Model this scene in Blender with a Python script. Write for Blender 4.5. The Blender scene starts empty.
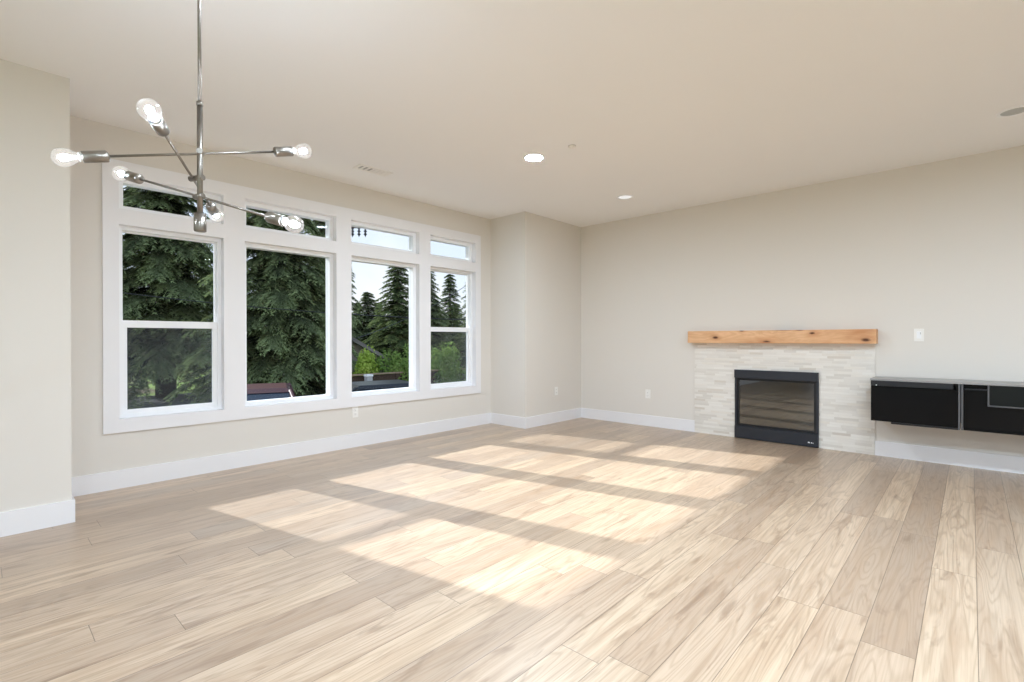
import bpy, bmesh, math, random
import numpy as np
from mathutils import Vector, Matrix

scene = bpy.context.scene
C = scene.collection
rng = random.Random(7)

# ------------------------------------------------------------------ camera
H_CAM, F_PX = 1.14, 496.99
YAW, PITCH, ROLL = math.radians(42.7316), math.radians(0.2273), math.radians(-0.0655)
fw = Vector((-math.sin(YAW)*math.cos(PITCH), math.cos(YAW)*math.cos(PITCH), -math.sin(PITCH)))
rt = Vector((math.cos(YAW), math.sin(YAW), 0))
up = rt.cross(fw)
rt2 = rt*math.cos(ROLL) + up*math.sin(ROLL)
up2 = -rt*math.sin(ROLL) + up*math.cos(ROLL)
cam_data = bpy.data.cameras.new('camera')
cam = bpy.data.objects.new('camera', cam_data)
C.objects.link(cam)
m = Matrix((rt2, up2, -fw)).transposed().to_4x4()
m.translation = Vector((0, 0, H_CAM))
cam.matrix_world = m
cam_data.sensor_width = 36
cam_data.lens = F_PX*36/1024
cam_data.clip_start, cam_data.clip_end = 0.02, 400
scene.camera = cam

# ------------------------------------------------------------------ view, world, sun
vs = scene.view_settings
vs.view_transform = 'Standard'; vs.look = 'None'; vs.gamma = 1; vs.use_curve_mapping = False
vs.exposure = 1.26
scene.cycles.max_bounces = 14
scene.cycles.diffuse_bounces = 8
scene.cycles.transparent_max_bounces = 24
scene.cycles.caustics_reflective = False
scene.cycles.caustics_refractive = False
scene.cycles.sample_clamp_indirect = 6
scene.cycles.use_denoising = True

SKY_WEST, SKY_EAST_FILL = 0.50, 0.80
world = bpy.data.worlds.new('sky'); scene.world = world; world.use_nodes = True
wn, wl = world.node_tree.nodes, world.node_tree.links
wn.clear()
w_out = wn.new('ShaderNodeOutputWorld'); w_bg = wn.new('ShaderNodeBackground')
w_tc = wn.new('ShaderNodeTexCoord'); w_sep = wn.new('ShaderNodeSeparateXYZ')
w_ramp = wn.new('ShaderNodeValToRGB')
w_ramp.color_ramp.elements[0].position = 0.0; w_ramp.color_ramp.elements[0].color = (0.80, 0.88, 1.0, 1)
w_ramp.color_ramp.elements[1].position = 0.7; w_ramp.color_ramp.elements[1].color = (0.50, 0.68, 1.0, 1)
e = w_ramp.color_ramp.elements.new(0.22); e.color = (0.72, 0.83, 1.0, 1)
w_no = wn.new('ShaderNodeTexNoise'); w_no.inputs['Scale'].default_value = 3.0; w_no.inputs['Detail'].default_value = 5
w_cr = wn.new('ShaderNodeValToRGB'); w_cr.color_ramp.elements[0].position = 0.5; w_cr.color_ramp.elements[1].position = 0.75
w_mix = wn.new('ShaderNodeMix'); w_mix.data_type = 'RGBA'; w_mix.inputs['B'].default_value = (1, 1, 1, 1)
wl.new(w_tc.outputs['Generated'], w_sep.inputs[0]); wl.new(w_sep.outputs['Z'], w_ramp.inputs[0])
wl.new(w_tc.outputs['Generated'], w_no.inputs['Vector']); wl.new(w_no.outputs[0], w_cr.inputs[0])
wl.new(w_cr.outputs[0], w_mix.inputs['Factor']); wl.new(w_ramp.outputs[0], w_mix.inputs['A'])
# added brighter fill sky opposite the sun, out of view, to light the room
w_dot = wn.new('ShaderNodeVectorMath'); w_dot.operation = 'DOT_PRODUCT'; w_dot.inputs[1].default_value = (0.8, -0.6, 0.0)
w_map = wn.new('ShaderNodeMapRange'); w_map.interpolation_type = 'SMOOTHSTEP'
for k_, v_ in (('From Min', -0.15), ('From Max', 0.55), ('To Min', SKY_WEST), ('To Max', SKY_EAST_FILL)): w_map.inputs[k_].default_value = v_
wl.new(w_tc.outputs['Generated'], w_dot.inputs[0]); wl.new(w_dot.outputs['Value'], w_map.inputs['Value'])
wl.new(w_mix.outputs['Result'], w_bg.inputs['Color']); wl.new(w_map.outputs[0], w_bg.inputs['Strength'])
wl.new(w_bg.outputs[0], w_out.inputs[0])

sun_d = bpy.data.lights.new('sun', 'SUN'); sun_d.energy = 3.7; sun_d.angle = math.radians(0.9)
sun_d.color = (0.95, 0.98, 1.0)
sun = bpy.data.objects.new('sun', sun_d); C.objects.link(sun)
sun.rotation_euler = Vector((1.0, 0.23, -0.552)).to_track_quat('-Z', 'Y').to_euler()

# ------------------------------------------------------------------ room measures
CE = 2.763
XW, YF = -4.791, 5.991           # window wall, fireplace wall
XB, YB = -4.168, 4.760           # chase in the far corner
XL, YL = -4.123, 0.410           # near left wall
XE, YS = 3.4, -5.2               # the room goes on behind the camera
XO = -4.95                       # outer face of the window wall
GZ = -1.3                        # ground outside

def portal(name, loc, target, sx, sy):
    d = bpy.data.lights.new(name, 'AREA'); d.shape = 'RECTANGLE'; d.size = sx; d.size_y = sy
    d.cycles.is_portal = True
    o = bpy.data.objects.new(name, d); C.objects.link(o); o.location = loc
    o.rotation_euler = (Vector(target)-Vector(loc)).to_track_quat('-Z', 'Y').to_euler()
portal('sky_portal', (-4.97, 2.6, 1.45), (0, 2.6, 1.45), 3.9, 2.1)
portal('sky_portal', (-0.25, YS-0.2, 1.2), (-0.25, 0, 1.2), 6.9, 2.2)
portal('sky_portal', (XE+0.2, -1.95, 1.3), (0, -1.95, 1.3), 5.9, 2.2)

# ------------------------------------------------------------------ materials
def srgb(r, g, b):
    f = lambda c: (c/255/12.92) if c/255 <= 0.04045 else ((c/255+0.055)/1.055)**2.4
    return (f(r), f(g), f(b), 1)

class Mat:
    def __init__(s, name):
        s.m = bpy.data.materials.new(name); s.m.use_nodes = True
        s.n, s.l = s.m.node_tree.nodes, s.m.node_tree.links
        s.n.clear(); s.out = s.n.new('ShaderNodeOutputMaterial')
    def node(s, t, **kw):
        nd = s.n.new(t)
        for k, v in kw.items(): setattr(nd, k, v)
        return nd
    def link(s, a, b): s.l.new(a, b)
    def math(s, op, a, b=None, c=None):
        nd = s.n.new('ShaderNodeMath'); nd.operation = op
        for i, v in enumerate((a, b, c)):
            if v is None: continue
            if isinstance(v, (int, float)): nd.inputs[i].default_value = v
            else: s.l.new(v, nd.inputs[i])
        return nd.outputs[0]
    def mix(s, f, a, b, mode='MIX'):
        nd = s.n.new('ShaderNodeMix'); nd.data_type = 'RGBA'; nd.blend_type = mode
        for k, v in (('Factor', f), ('A', a), ('B', b)):
            if isinstance(v, (int, float)): nd.inputs[k].default_value = v
            elif isinstance(v, tuple): nd.inputs[k].default_value = v
            else: s.l.new(v, nd.inputs[k])
        return nd.outputs['Result']
    def ramp(s, f, stops):
        nd = s.n.new('ShaderNodeValToRGB'); cr = nd.color_ramp
        cr.elements[0].position, cr.elements[0].color = stops[0]
        cr.elements[1].position, cr.elements[1].color = stops[-1]
        for p, c in stops[1:-1]:
            el = cr.elements.new(p); el.color = c
        s.l.new(f, nd.inputs[0]); return nd.outputs[0]
    def noise(s, vec, scale, detail=3, rough=0.5, dist=0):
        nd = s.n.new('ShaderNodeTexNoise'); nd.inputs['Scale'].default_value = scale
        nd.inputs['Detail'].default_value = detail; nd.inputs['Roughness'].default_value = rough
        nd.inputs['Distortion'].default_value = dist
        if vec is not None: s.l.new(vec, nd.inputs['Vector'])
        return nd.outputs[0]
    def pos(s): return s.n.new('ShaderNodeNewGeometry').outputs['Position']
    def objc(s): return s.n.new('ShaderNodeTexCoord').outputs['Object']
    def comb(s, x, y, z):
        nd = s.n.new('ShaderNodeCombineXYZ')
        for i, v in enumerate((x, y, z)):
            if isinstance(v, (int, float)): nd.inputs[i].default_value = v
            else: s.l.new(v, nd.inputs[i])
        return nd.outputs[0]
    def sep(s, v):
        nd = s.n.new('ShaderNodeSeparateXYZ'); s.l.new(v, nd.inputs[0]); return nd.outputs
    def white(s, v):
        nd = s.n.new('ShaderNodeTexWhiteNoise'); nd.noise_dimensions = '3D'; s.l.new(v, nd.inputs['Vector']); return nd.outputs
    def pbr(s, col, rough=0.5, metal=0.0, spec=0.5, bump=None, bstr=0.2, bdist=0.01, **kw):
        p = s.n.new('ShaderNodeBsdfPrincipled')
        for k, v in (('Base Color', col), ('Roughness', rough), ('Metallic', metal), ('Specular IOR Level', spec), *kw.items()):
            if isinstance(v, (int, float, tuple)): p.inputs[k].default_value = v
            else: s.l.new(v, p.inputs[k])
        if bump is not None:
            b = s.n.new('ShaderNodeBump'); b.inputs['Strength'].default_value = bstr; b.inputs['Distance'].default_value = bdist
            s.l.new(bump, b.inputs['Height']); s.l.new(b.outputs[0], p.inputs['Normal'])
        s.l.new(p.outputs[0], s.out.inputs[0]); s.p = p
        return s.m

def plain(name, col, rough=0.5, metal=0.0, spec=0.5, var=0.05, scale=6, bstr=0.1):
    a = Mat(name)
    n = a.noise(a.objc(), scale, 4)
    c = a.mix(n, tuple(x*(1-var) for x in col[:3])+(1,), tuple(min(1, x*(1+var)) for x in col[:3])+(1,))
    n2 = a.noise(a.objc(), scale*25, 2)
    return a.pbr(c, rough, metal, spec, n2, bstr, 0.001)

M_wall = plain('wall_paint', srgb(221, 216, 209), 0.75, spec=0.25, var=0.012, scale=1.5, bstr=0.15)
M_ceil = plain('ceiling_paint', srgb(240, 240, 240), 0.9, spec=0.1, var=0.01, scale=1.5, bstr=0.2)
M_trim = plain('white_trim_paint', srgb(233, 232, 234), 0.4, spec=0.35, var=0.01)
M_vinyl = plain('white_vinyl', srgb(240, 241, 243), 0.35, spec=0.4, var=0.01)
M_plate = plain('white_plastic', srgb(236, 234, 230), 0.35, var=0.01)
M_slot = plain('dark_plastic_slot', srgb(70, 68, 66), 0.6)
M_grayp = plain('grey_plastic', srgb(170, 168, 165), 0.4)

def make_nickel():
    a = Mat('brushed_nickel'); n = a.noise(a.objc(), 60, 2)
    c = a.mix(n, srgb(128, 122, 115), srgb(152, 146, 138))
    return a.pbr(c, 0.33, 1.0, 0.5, n, 0.05, 0.001)
M_nickel = make_nickel()

def make_floor():
    a = Mat('oak_plank_floor')
    s = a.sep(a.pos()); x, y = s[0], s[1]
    Wp, Lp = 0.163, 1.45
    u = a.math('DIVIDE', a.math('ADD', x, 0.142+0.163*60), Wp)
    row = a.math('FLOOR', u); fx = a.math('FRACT', u)
    off = a.white(a.comb(row, 3.7, 1.1))[0]
    v = a.math('ADD', a.math('DIVIDE', y, Lp), a.math('MULTIPLY', off, 7.0))
    v = a.math('ADD', v, 40.0)
    idn = a.math('FLOOR', v); fy = a.math('FRACT', v)
    wn_ = a.white(a.comb(row, idn, 0.5)); r1 = wn_[0]; r2 = a.white(a.comb(row, idn, 9.5))[0]
    # grain coordinates : slow along the plank, offset per plank
    gy = a.math('ADD', a.math('MULTIPLY', y, 1.0), a.math('MULTIPLY', r1, 53.0))
    gx = a.math('ADD', a.math('MULTIPLY', a.math('SUBTRACT', fx, 0.5), 1.0), a.math('MULTIPLY', r2, 31.0))
    fine = a.noise(a.comb(a.math('MULTIPLY', gx, 26.0), a.math('MULTIPLY', gy, 1.6), 0.0), 1.0, 6, 0.65, 0.4)
    broad = a.noise(a.comb(a.math('MULTIPLY', gx, 3.2), a.math('MULTIPLY', gy, 1.15), 5.0), 1.0, 3, 0.55, 0.6)
    # cathedral rings from a distorted height field
    ring = a.noise(a.comb(a.math('MULTIPLY', gx, 1.6), a.math('MULTIPLY', gy, 0.75), 11.0), 1.0, 2, 0.4, 0.3)
    rings = a.math('SINE', a.math('MULTIPLY', ring, 95.0))
    rings = a.math('MULTIPLY_ADD', rings, 0.5, 0.5)
    kn = a.noise(a.comb(a.math('MULTIPLY', gx, 2.4), a.math('MULTIPLY', gy, 2.2), 21.0), 1.0, 3, 0.6, 1.0)
    base = a.ramp(r1, [(0.0, srgb(166, 145, 125)), (0.3, srgb(189, 166, 143)), (0.55, srgb(198, 175, 151)), (0.8, srgb(206, 182, 155)), (1.0, srgb(178, 160, 142))])
    c1 = a.mix(a.math('MULTIPLY', a.ramp(broad, [(0.42, (0, 0, 0, 1)), (0.74, (1, 1, 1, 1))]), 0.75), base, srgb(166, 138, 112))
    c2 = a.mix(a.math('MULTIPLY', a.ramp(fine, [(0.42, (0, 0, 0, 1)), (0.75, (1, 1, 1, 1))]), 0.42), c1, srgb(150, 124, 100))
    c3 = a.mix(a.math('MULTIPLY', a.math('POWER', rings, 3.0), 0.34), c2, srgb(140, 114, 88))
    c4 = a.mix(a.math('MULTIPLY', a.ramp(kn, [(0.55, (0, 0, 0, 1)), (0.74, (1, 1, 1, 1))]), 0.60), c3, srgb(118, 92, 70))
    ex = a.math('MINIMUM', fx, a.math('SUBTRACT', 1.0, fx)); ey = a.math('MINIMUM', fy, a.math('SUBTRACT', 1.0, fy))
    ed = a.math('MINIMUM', a.math('MULTIPLY', ex, Wp), a.math('MULTIPLY', ey, Lp))
    seam = a.math('LESS_THAN', ed, 0.0013)
    col = a.mix(a.math('MULTIPLY', seam, 0.75), c4, srgb(92, 76, 60))
    hgt = a.math('ADD', a.math('MULTIPLY', a.math('MINIMUM', a.math('DIVIDE', ed, 0.003), 1.0), 1.0), a.math('MULTIPLY', fine, -0.12))
    rough = a.math('MULTIPLY_ADD', fine, 0.12, 0.30)
    return a.pbr(col, rough, 0, 0.65, hgt, 0.35, 0.0012, **{'Coat Weight': 0.5, 'Coat Roughness': 0.42})
M_floor = make_floor()

def make_tile():
    a = Mat('stone_strip_mosaic')
    s = a.sep(a.pos()); x, z = s[0], s[2]
    h0 = 0.026
    v = a.math('DIVIDE', z, h0); row = a.math('FLOOR', v); fz = a.math('FRACT', v)
    rr = a.white(a.comb(row, 2.0, 2.0))[0]
    L = a.math('MULTIPLY_ADD', rr, 0.09, 0.12)
    u = a.math('ADD', a.math('DIVIDE', a.math('ADD', x, 20.0), L), a.math('MULTIPLY', rr, 13.0))
    cid = a.math('FLOOR', u); fx = a.math('FRACT', u)
    w = a.white(a.comb(row, cid, 4.0)); r = w[0]
    base = a.ramp(r, [(0.0, srgb(216, 211, 203)), (0.35, srgb(228, 224, 217)), (0.75, srgb(238, 235, 229)), (0.93, srgb(230, 224, 214)), (1.0, srgb(206, 197, 186))])
    ve = a.noise(a.comb(a.math('MULTIPLY', x, 9.0), r, a.math('MULTIPLY', z, 60.0)), 1.0, 4, 0.6, 0.8)
    base = a.mix(a.math('MULTIPLY', ve, 0.35), base, srgb(202, 194, 184))
    ez = a.math('MULTIPLY', a.math('MINIMUM', fz, a.math('SUBTRACT', 1.0, fz)), h0)
    ex = a.math('MULTIPLY', a.math('MINIMUM', fx, a.math('SUBTRACT', 1.0, fx)), L)
    ed = a.math('MINIMUM', ez, ex)
    g = a.math('LESS_THAN', ed, 0.0010)
    col = a.mix(g, base, srgb(222, 218, 210))
    hgt = a.math('ADD', a.math('MULTIPLY', a.math('MINIMUM', a.math('DIVIDE', ed, 0.002), 1.0), 0.5), a.math('MULTIPLY', w[0], 1.0))
    return a.pbr(col, 0.42, 0, 0.4, hgt, 0.6, 0.004)
M_tile = make_tile()

def make_beam():
    a = Mat('knotty_pine_beam')
    s = a.sep(a.objc()); x, y, z = s
    st = a.comb(a.math('MULTIPLY', x, 1.3), a.math('MULTIPLY', y, 9.0), a.math('MULTIPLY', z, 9.0))
    warp = a.noise(st, 1.2, 4, 0.55, 0.8)
    g = a.math('SINE', a.math('MULTIPLY', warp, 60.0))
    g = a.math('MULTIPLY_ADD', g, 0.5, 0.5)
    base = a.mix(a.math('MULTIPLY', g, 0.5), srgb(228, 184, 142), srgb(204, 154, 112))
    big = a.noise(a.comb(a.math('MULTIPLY', x, 2.0), y, a.math('MULTIPLY', z, 6.0)), 1.0, 3, 0.6)
    base = a.mix(a.ramp(big, [(0.45, (0, 0, 0, 1)), (0.75, (1, 1, 1, 1))]), base, srgb(196, 140, 96))
    col = base; ring = None
    # knots stand where the beam has them (x along the beam, z up)
    for kx, kz, rx, rz in ((-0.60, -0.008, 0.035, 0.016), (-0.05, -0.052, 0.05, 0.014), (0.385, 0.035, 0.032, 0.015), (0.84, -0.035, 0.045, 0.022), (-0.31, 0.066, 0.03, 0.008), (0.27, 0.068, 0.045, 0.007), (0.10, 0.07, 0.10, 0.004)):
        dx = a.math('DIVIDE', a.math('SUBTRACT', x, kx), rx); dz = a.math('DIVIDE', a.math('SUBTRACT', z, kz), rz)
        d = a.math('SQRT', a.math('ADD', a.math('MULTIPLY', dx, dx), a.math('MULTIPLY', dz, dz)))
        d = a.math('ADD', d, a.math('MULTIPLY', a.math('SUBTRACT', warp, 0.5), 1.4))
        k = a.ramp(d, [(0.35, (1, 1, 1, 1)), (1.0, (0, 0, 0, 1))])
        halo = a.ramp(a.math('MULTIPLY', d, 0.4), [(0.3, (1, 1, 1, 1)), (1.0, (0, 0, 0, 1))])
        col = a.mix(a.math('MULTIPLY', halo, 0.35), col, srgb(170, 104, 58))
        col = a.mix(k, col, srgb(78, 44, 24))
    return a.pbr(col, 0.55, 0, 0.35, g, 0.2, 0.002)
M_beam = make_beam()

M_slate = plain('slate_black_metal', srgb(42, 45, 52), 0.42, 0.3, 0.5, 0.06, 4)
M_black = plain('matt_black_metal', srgb(22, 22, 24), 0.5, 0.0, 0.4)
M_conblack = plain('gloss_black_panel', srgb(8, 8, 9), 0.14, 0, 0.14, 0.2, 3, 0.05)
M_congrey = plain('grey_laminate', srgb(146, 144, 142), 0.3, 0, 0.5, 0.03)
M_condark = plain('dark_grey_panel', srgb(34, 35, 38), 0.3, 0, 0.3, 0.05)
M_alu = plain('aluminium_edge', srgb(96, 96, 98), 0.35, 0.6, 0.5, 0.05)
M_white = plain('white_mark', srgb(235, 235, 235), 0.5)
M_indark = plain('dark_green_board', srgb(13, 17, 15), 0.35, spec=0.2)

def make_glass(name, tint, refl, rough=0.0):
    a = Mat(name)
    t = a.node('ShaderNodeBsdfTransparent'); t.inputs[0].default_value = tint
    g = a.node('ShaderNodeBsdfGlossy'); g.inputs['Roughness'].default_value = rough; g.inputs[0].default_value = (1, 1, 1, 1)
    f = a.node('ShaderNodeFresnel'); f.inputs['IOR'].default_value = 1.45
    mx = a.node('ShaderNodeMixShader')
    a.link(a.math('MULTIPLY', f.outputs[0], refl), mx.inputs[0]); a.link(t.outputs[0], mx.inputs[1]); a.link(g.outputs[0], mx.inputs[2])
    a.link(mx.outputs[0], a.out.inputs[0]); return a.m
M_glass = make_glass('window_glass', (0.96, 0.97, 0.97, 1), 0.06)

def make_screen():
    a = Mat('insect_screen_mesh')
    t = a.node('ShaderNodeBsdfTransparent'); d = a.node('ShaderNodeBsdfDiffuse'); d.inputs[0].default_value = srgb(95, 97, 100)
    mx = a.node('ShaderNodeMixShader'); mx.inputs[0].default_value = 0.20
    a.link(t.outputs[0], mx.inputs[1]); a.link(d.outputs[0], mx.inputs[2]); a.link(mx.outputs[0], a.out.inputs[0]); return a.m
M_screen = make_screen()

def make_fireglass():
    a = Mat('fireplace_glass')
    n = a.noise(a.objc(), 9, 2)
    b = a.node('ShaderNodeBump'); b.inputs['Strength'].default_value = 0.05; b.inputs['Distance'].default_value = 0.003
    a.link(n, b.inputs['Height'])
    t = a.node('ShaderNodeBsdfTransparent'); t.inputs[0].default_value = (0.20, 0.21, 0.21, 1)
    g = a.node('ShaderNodeBsdfGlossy'); g.inputs['Roughness'].default_value = 0.02; g.inputs[0].default_value = (0.9, 0.92, 0.92, 1)
    a.link(b.outputs[0], g.inputs['Normal'])
    mx = a.node('ShaderNodeMixShader'); mx.inputs[0].default_value = 0.14
    a.link(t.outputs[0], mx.inputs[1]); a.link(g.outputs[0], mx.inputs[2]); a.link(mx.outputs[0], a.out.inputs[0]); return a.m
M_fglass = make_fireglass()

def make_emit(name, col, st):
    a = Mat(name); e = a.node('ShaderNodeEmission'); e.inputs[0].default_value = col; e.inputs[1].default_value = st
    a.link(e.outputs[0], a.out.inputs[0]); return a.m
M_filament = make_emit('glowing_filament', (0.70, 0.85, 1.0, 1), 460)
M_canlit = make_emit('lit_diffuser', (0.70, 0.85, 1.0, 1), 335)

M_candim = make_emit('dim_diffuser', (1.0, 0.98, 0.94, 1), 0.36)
M_canoff = plain('pale_grey_diffuser', srgb(176, 178, 178), 0.5)

def make_bulbglass():
    a = Mat('lit_bulb_glass')
    t = a.node('ShaderNodeBsdfTransparent'); t.inputs[0].default_value = (0.97, 0.97, 0.97, 1)
    e = a.node('ShaderNodeEmission'); e.inputs[0].default_value = (1, 0.96, 0.92, 1); e.inputs[1].default_value = 0.55
    g = a.node('ShaderNodeBsdfGlossy'); g.inputs['Roughness'].default_value = 0.03
    lw = a.node('ShaderNodeLayerWeight'); lw.inputs[0].default_value = 0.35
    n = a.noise(a.objc(), 55, 3)
    m1 = a.node('ShaderNodeMixShader'); m2 = a.node('ShaderNodeMixShader')
    a.link(a.math('MULTIPLY_ADD', n, 0.5, 0.0), m1.inputs[0])
    a.link(t.outputs[0], m1.inputs[1]); a.link(e.outputs[0], m1.inputs[2])
    a.link(a.math('MULTIPLY', lw.outputs['Facing'], 0.5), m2.inputs[0])
    a.link(m1.outputs[0], m2.inputs[1]); a.link(g.outputs[0], m2.inputs[2]); a.link(m2.outputs[0], a.out.inputs[0]); return a.m
M_bulb = make_bulbglass()

# ------------------------------------------------------------------ mesh helpers
def tag(o, label=None, cat=None, group=None, kind=None):
    if label: o['label'] = label
    if cat: o['category'] = cat
    if group: o['group'] = group
    if kind: o['kind'] = kind
    return o

def obj(name, bm, mat, parent=None, smooth=False, origin=None):
    me = bpy.data.meshes.new(name)
    bmesh.ops.recalc_face_normals(bm, faces=bm.faces)
    if origin is not None: bmesh.ops.translate(bm, verts=bm.verts, vec=-Vector(origin))
    if smooth:
        for f in bm.faces: f.smooth = True
    bm.to_mesh(me); bm.free()
    for mt in (mat if isinstance(mat, (list, tuple)) else [mat]): me.materials.append(mt)
    o = bpy.data.objects.new(name, me); C.objects.link(o)
    if origin is not None: o.location = origin
    if parent is not None:
        o.parent = parent
        if origin is None: o.location = (0, 0, 0)
    return o

def empty(name, loc=(0, 0, 0), label=None, cat=None, group=None, kind=None):
    o = bpy.data.objects.new(name, None); C.objects.link(o); o.location = loc; o.empty_display_size = 0.1
    return tag(o, label, cat, group, kind)

def box(bm, x0, x1, y0, y1, z0, z1, bev=0.0):
    r = bmesh.ops.create_cube(bm, size=1)
    vsx = r['verts']
    for v in vsx:
        v.co = Vector(((x0+x1)/2+v.co.x*abs(x1-x0), (y0+y1)/2+v.co.y*abs(y1-y0), (z0+z1)/2+v.co.z*abs(z1-z0)))
    if bev > 0:
        es = list({e for v in vsx for e in v.link_edges})
        bmesh.ops.bevel(bm, geom=es, offset=bev, segments=2, affect='EDGES', profile=0.6)
    return bm

def BX(*a, bev=0.0):
    return box(bmesh.new(), *a, bev=bev)

def tube(bm, p0, p1, r0, r1=None, seg=20, caps=True):
    r1 = r0 if r1 is None else r1
    p0, p1 = Vector(p0), Vector(p1)
    d = (p1-p0).normalized()
    a = d.orthogonal().normalized(); b = d.cross(a)
    rings = []
    for p, r in ((p0, r0), (p1, r1)):
        rings.append([bm.verts.new(p + (a*math.cos(t)+b*math.sin(t))*r) for t in [2*math.pi*i/seg for i in range(seg)]])
    for i in range(seg):
        f = bm.faces.new((rings[0][i], rings[0][(i+1) % seg], rings[1][(i+1) % seg], rings[1][i])); f.smooth = True
    if caps:
        bm.faces.new(rings[0][::-1]); bm.faces.new(rings[1])
    return bm

def lathe(bm, origin, axis, prof, seg=24):
    """prof: list of (distance along axis, radius)"""
    o, d = Vector(origin), Vector(axis).normalized()
    a = d.orthogonal().normalized(); b = d.cross(a)
    prev = None
    for t, r in prof:
        if r < 1e-5: ring = [bm.verts.new(o+d*t)]
        else: ring = [bm.verts.new(o+d*t+(a*math.cos(q)+b*math.sin(q))*r) for q in [2*math.pi*i/seg for i in range(seg)]]
        if prev:
            for i in range(seg):
                j = (i+1) % seg
                if len(prev) == 1 and len(ring) == 1: continue
                if len(prev) == 1: f = bm.faces.new((prev[0], ring[i], ring[j]))
                elif len(ring) == 1: f = bm.faces.new((prev[i], prev[j], ring[0]))
                else: f = bm.faces.new((prev[i], prev[j], ring[j], ring[i]))
                f.smooth = True
        prev = ring
    return bm

def holed(us, vs_, holes, d0, d1, axis='x', bm=None):
    """slab between depth d0 and d1 over a u-v grid with the given cells left open.
       holes: (u0,u1,v0,v1). axis x: u=y v=z ; axis y: u=x v=z ; axis z: u=x v=y"""
    bm = bm or bmesh.new()
    U = sorted(set(list(us)+[h for q in holes for h in q[:2]])); V = sorted(set(list(vs_)+[h for q in holes for h in q[2:]]))
    def co(u, v, d): return {'x': (d, u, v), 'y': (u, d, v), 'z': (u, v, d)}[axis]
    cache = {}
    def vt(i, j, k):
        if (i, j, k) not in cache: cache[(i, j, k)] = bm.verts.new(co(U[i], V[j], (d0, d1)[k]))
        return cache[(i, j, k)]
    def solid(i, j):
        if i < 0 or j < 0 or i >= len(U)-1 or j >= len(V)-1: return False
        cu, cv = (U[i]+U[i+1])/2, (V[j]+V[j+1])/2
        return not any(q[0] < cu < q[1] and q[2] < cv < q[3] for q in holes)
    for i in range(len(U)-1):
        for j in range(len(V)-1):
            if not solid(i, j): continue
            for k in (0, 1): bm.faces.new((vt(i, j, k), vt(i+1, j, k), vt(i+1, j+1, k), vt(i, j+1, k)))
            for (a, b, di, dj) in (((i, j), (i+1, j), 0, -1), ((i, j+1), (i+1, j+1), 0, 1), ((i, j), (i, j+1), -1, 0), ((i+1, j), (i+1, j+1), 1, 0)):
                if not solid(i+di, j+dj):
                    bm.faces.new((vt(*a, 0), vt(*b, 0), vt(*b, 1), vt(*a, 1)))
    return bm

def ring(u0, u1, v0, v1, w, d0, d1, axis='x', wb=None, bm=None):
    wb = w if wb is None else wb
    return holed([u0, u1], [v0, v1], [(u0+w, u1-w, v0+wb, v1-w)], d0, d1, axis, bm)

def struct(name, bm, mat, parent=None):
    o = obj(name, bm, mat, parent)
    if parent is None: o['kind'] = 'structure'
    return o

# ------------------------------------------------------------------ room shell
HOLES = {}
COLS = [(0.752, 1.475), (1.645, 2.520), (2.687, 3.560), (3.725, 4.465)]
for i, (a, b) in enumerate(COLS):
    HOLES[i] = (a, b, 0.53, 2.02); HOLES[i+4] = (a, b, 2.14, 2.397)

struct('floor', BX(XO, XE+0.2, YS-0.2, YF+0.2, -0.2, 0.0), M_floor)
struct('ceiling', BX(XO, XE+0.2, YS-0.2, YF+0.2, CE, CE+0.2), M_ceil)
wh = [(a-0.02, b+0.02, c-0.02, d+0.02) for a, b, c, d in HOLES.values()]
struct('wall_west', holed([YL-0.05, YB+0.05], [0, CE], wh, XO, XW), M_wall)
struct('wall_north', BX(XO, XE, YF, YF+0.2, 0, CE), M_wall)
struct('wall_northwest', BX(XO, XB, YB, YF+0.001, 0, CE), M_wall)
struct('wall_southwest', BX(XO, XL, YS, YL, 0, CE), M_wall)
struct('wall_south', holed([XL, XE], [0, CE], [(-3.6, -0.40, 0.05, 2.35), (-0.1, 3.1, 0.05, 2.35)], YS-0.18, YS, 'y'), M_wall)
struct('wall_east', holed([YS, YF], [0, CE], [(-4.8, -2.3, 0.3, 2.35), (-2.0, 0.9, 0.3, 2.35)], XE, XE+0.18, 'x'), M_wall)
# added windows and patio doors behind the camera, unseen, to let fill daylight in
for n, (a, b) in enumerate([(-3.6, -0.40), (-0.1, 3.1)]):
    t = empty('door_%d' % (n+1), (0, 0, 0), kind='structure')
    bm = ring(a, b, 0.05, 2.35, 0.05, YS-0.14, YS-0.05, 'y'); box(bm, (a+b)/2-0.04, (a+b)/2+0.04, YS-0.13, YS-0.06, 0.1, 2.3)
    obj('door_frame', bm, M_vinyl, t)
    obj('glass', BX(a+0.05, b-0.05, YS-0.1, YS-0.094, 0.1, 2.3), M_glass, t)
for n, (a, b) in enumerate([(-4.8, -2.3), (-2.0, 0.9)]):
    t = empty('window_%d' % (n+9), (0, 0, 0), kind='structure')
    obj('frame', ring(a, b, 0.3, 2.35, 0.05, XE+0.05, XE+0.14), M_vinyl, t)
    obj('glass', BX(XE+0.09, XE+0.096, a+0.05, b-0.05, 0.35, 2.3), M_glass, t)

struct('eave', BX(-5.42, XO, -6, 8, 2.49, 2.70), M_vinyl)
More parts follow.
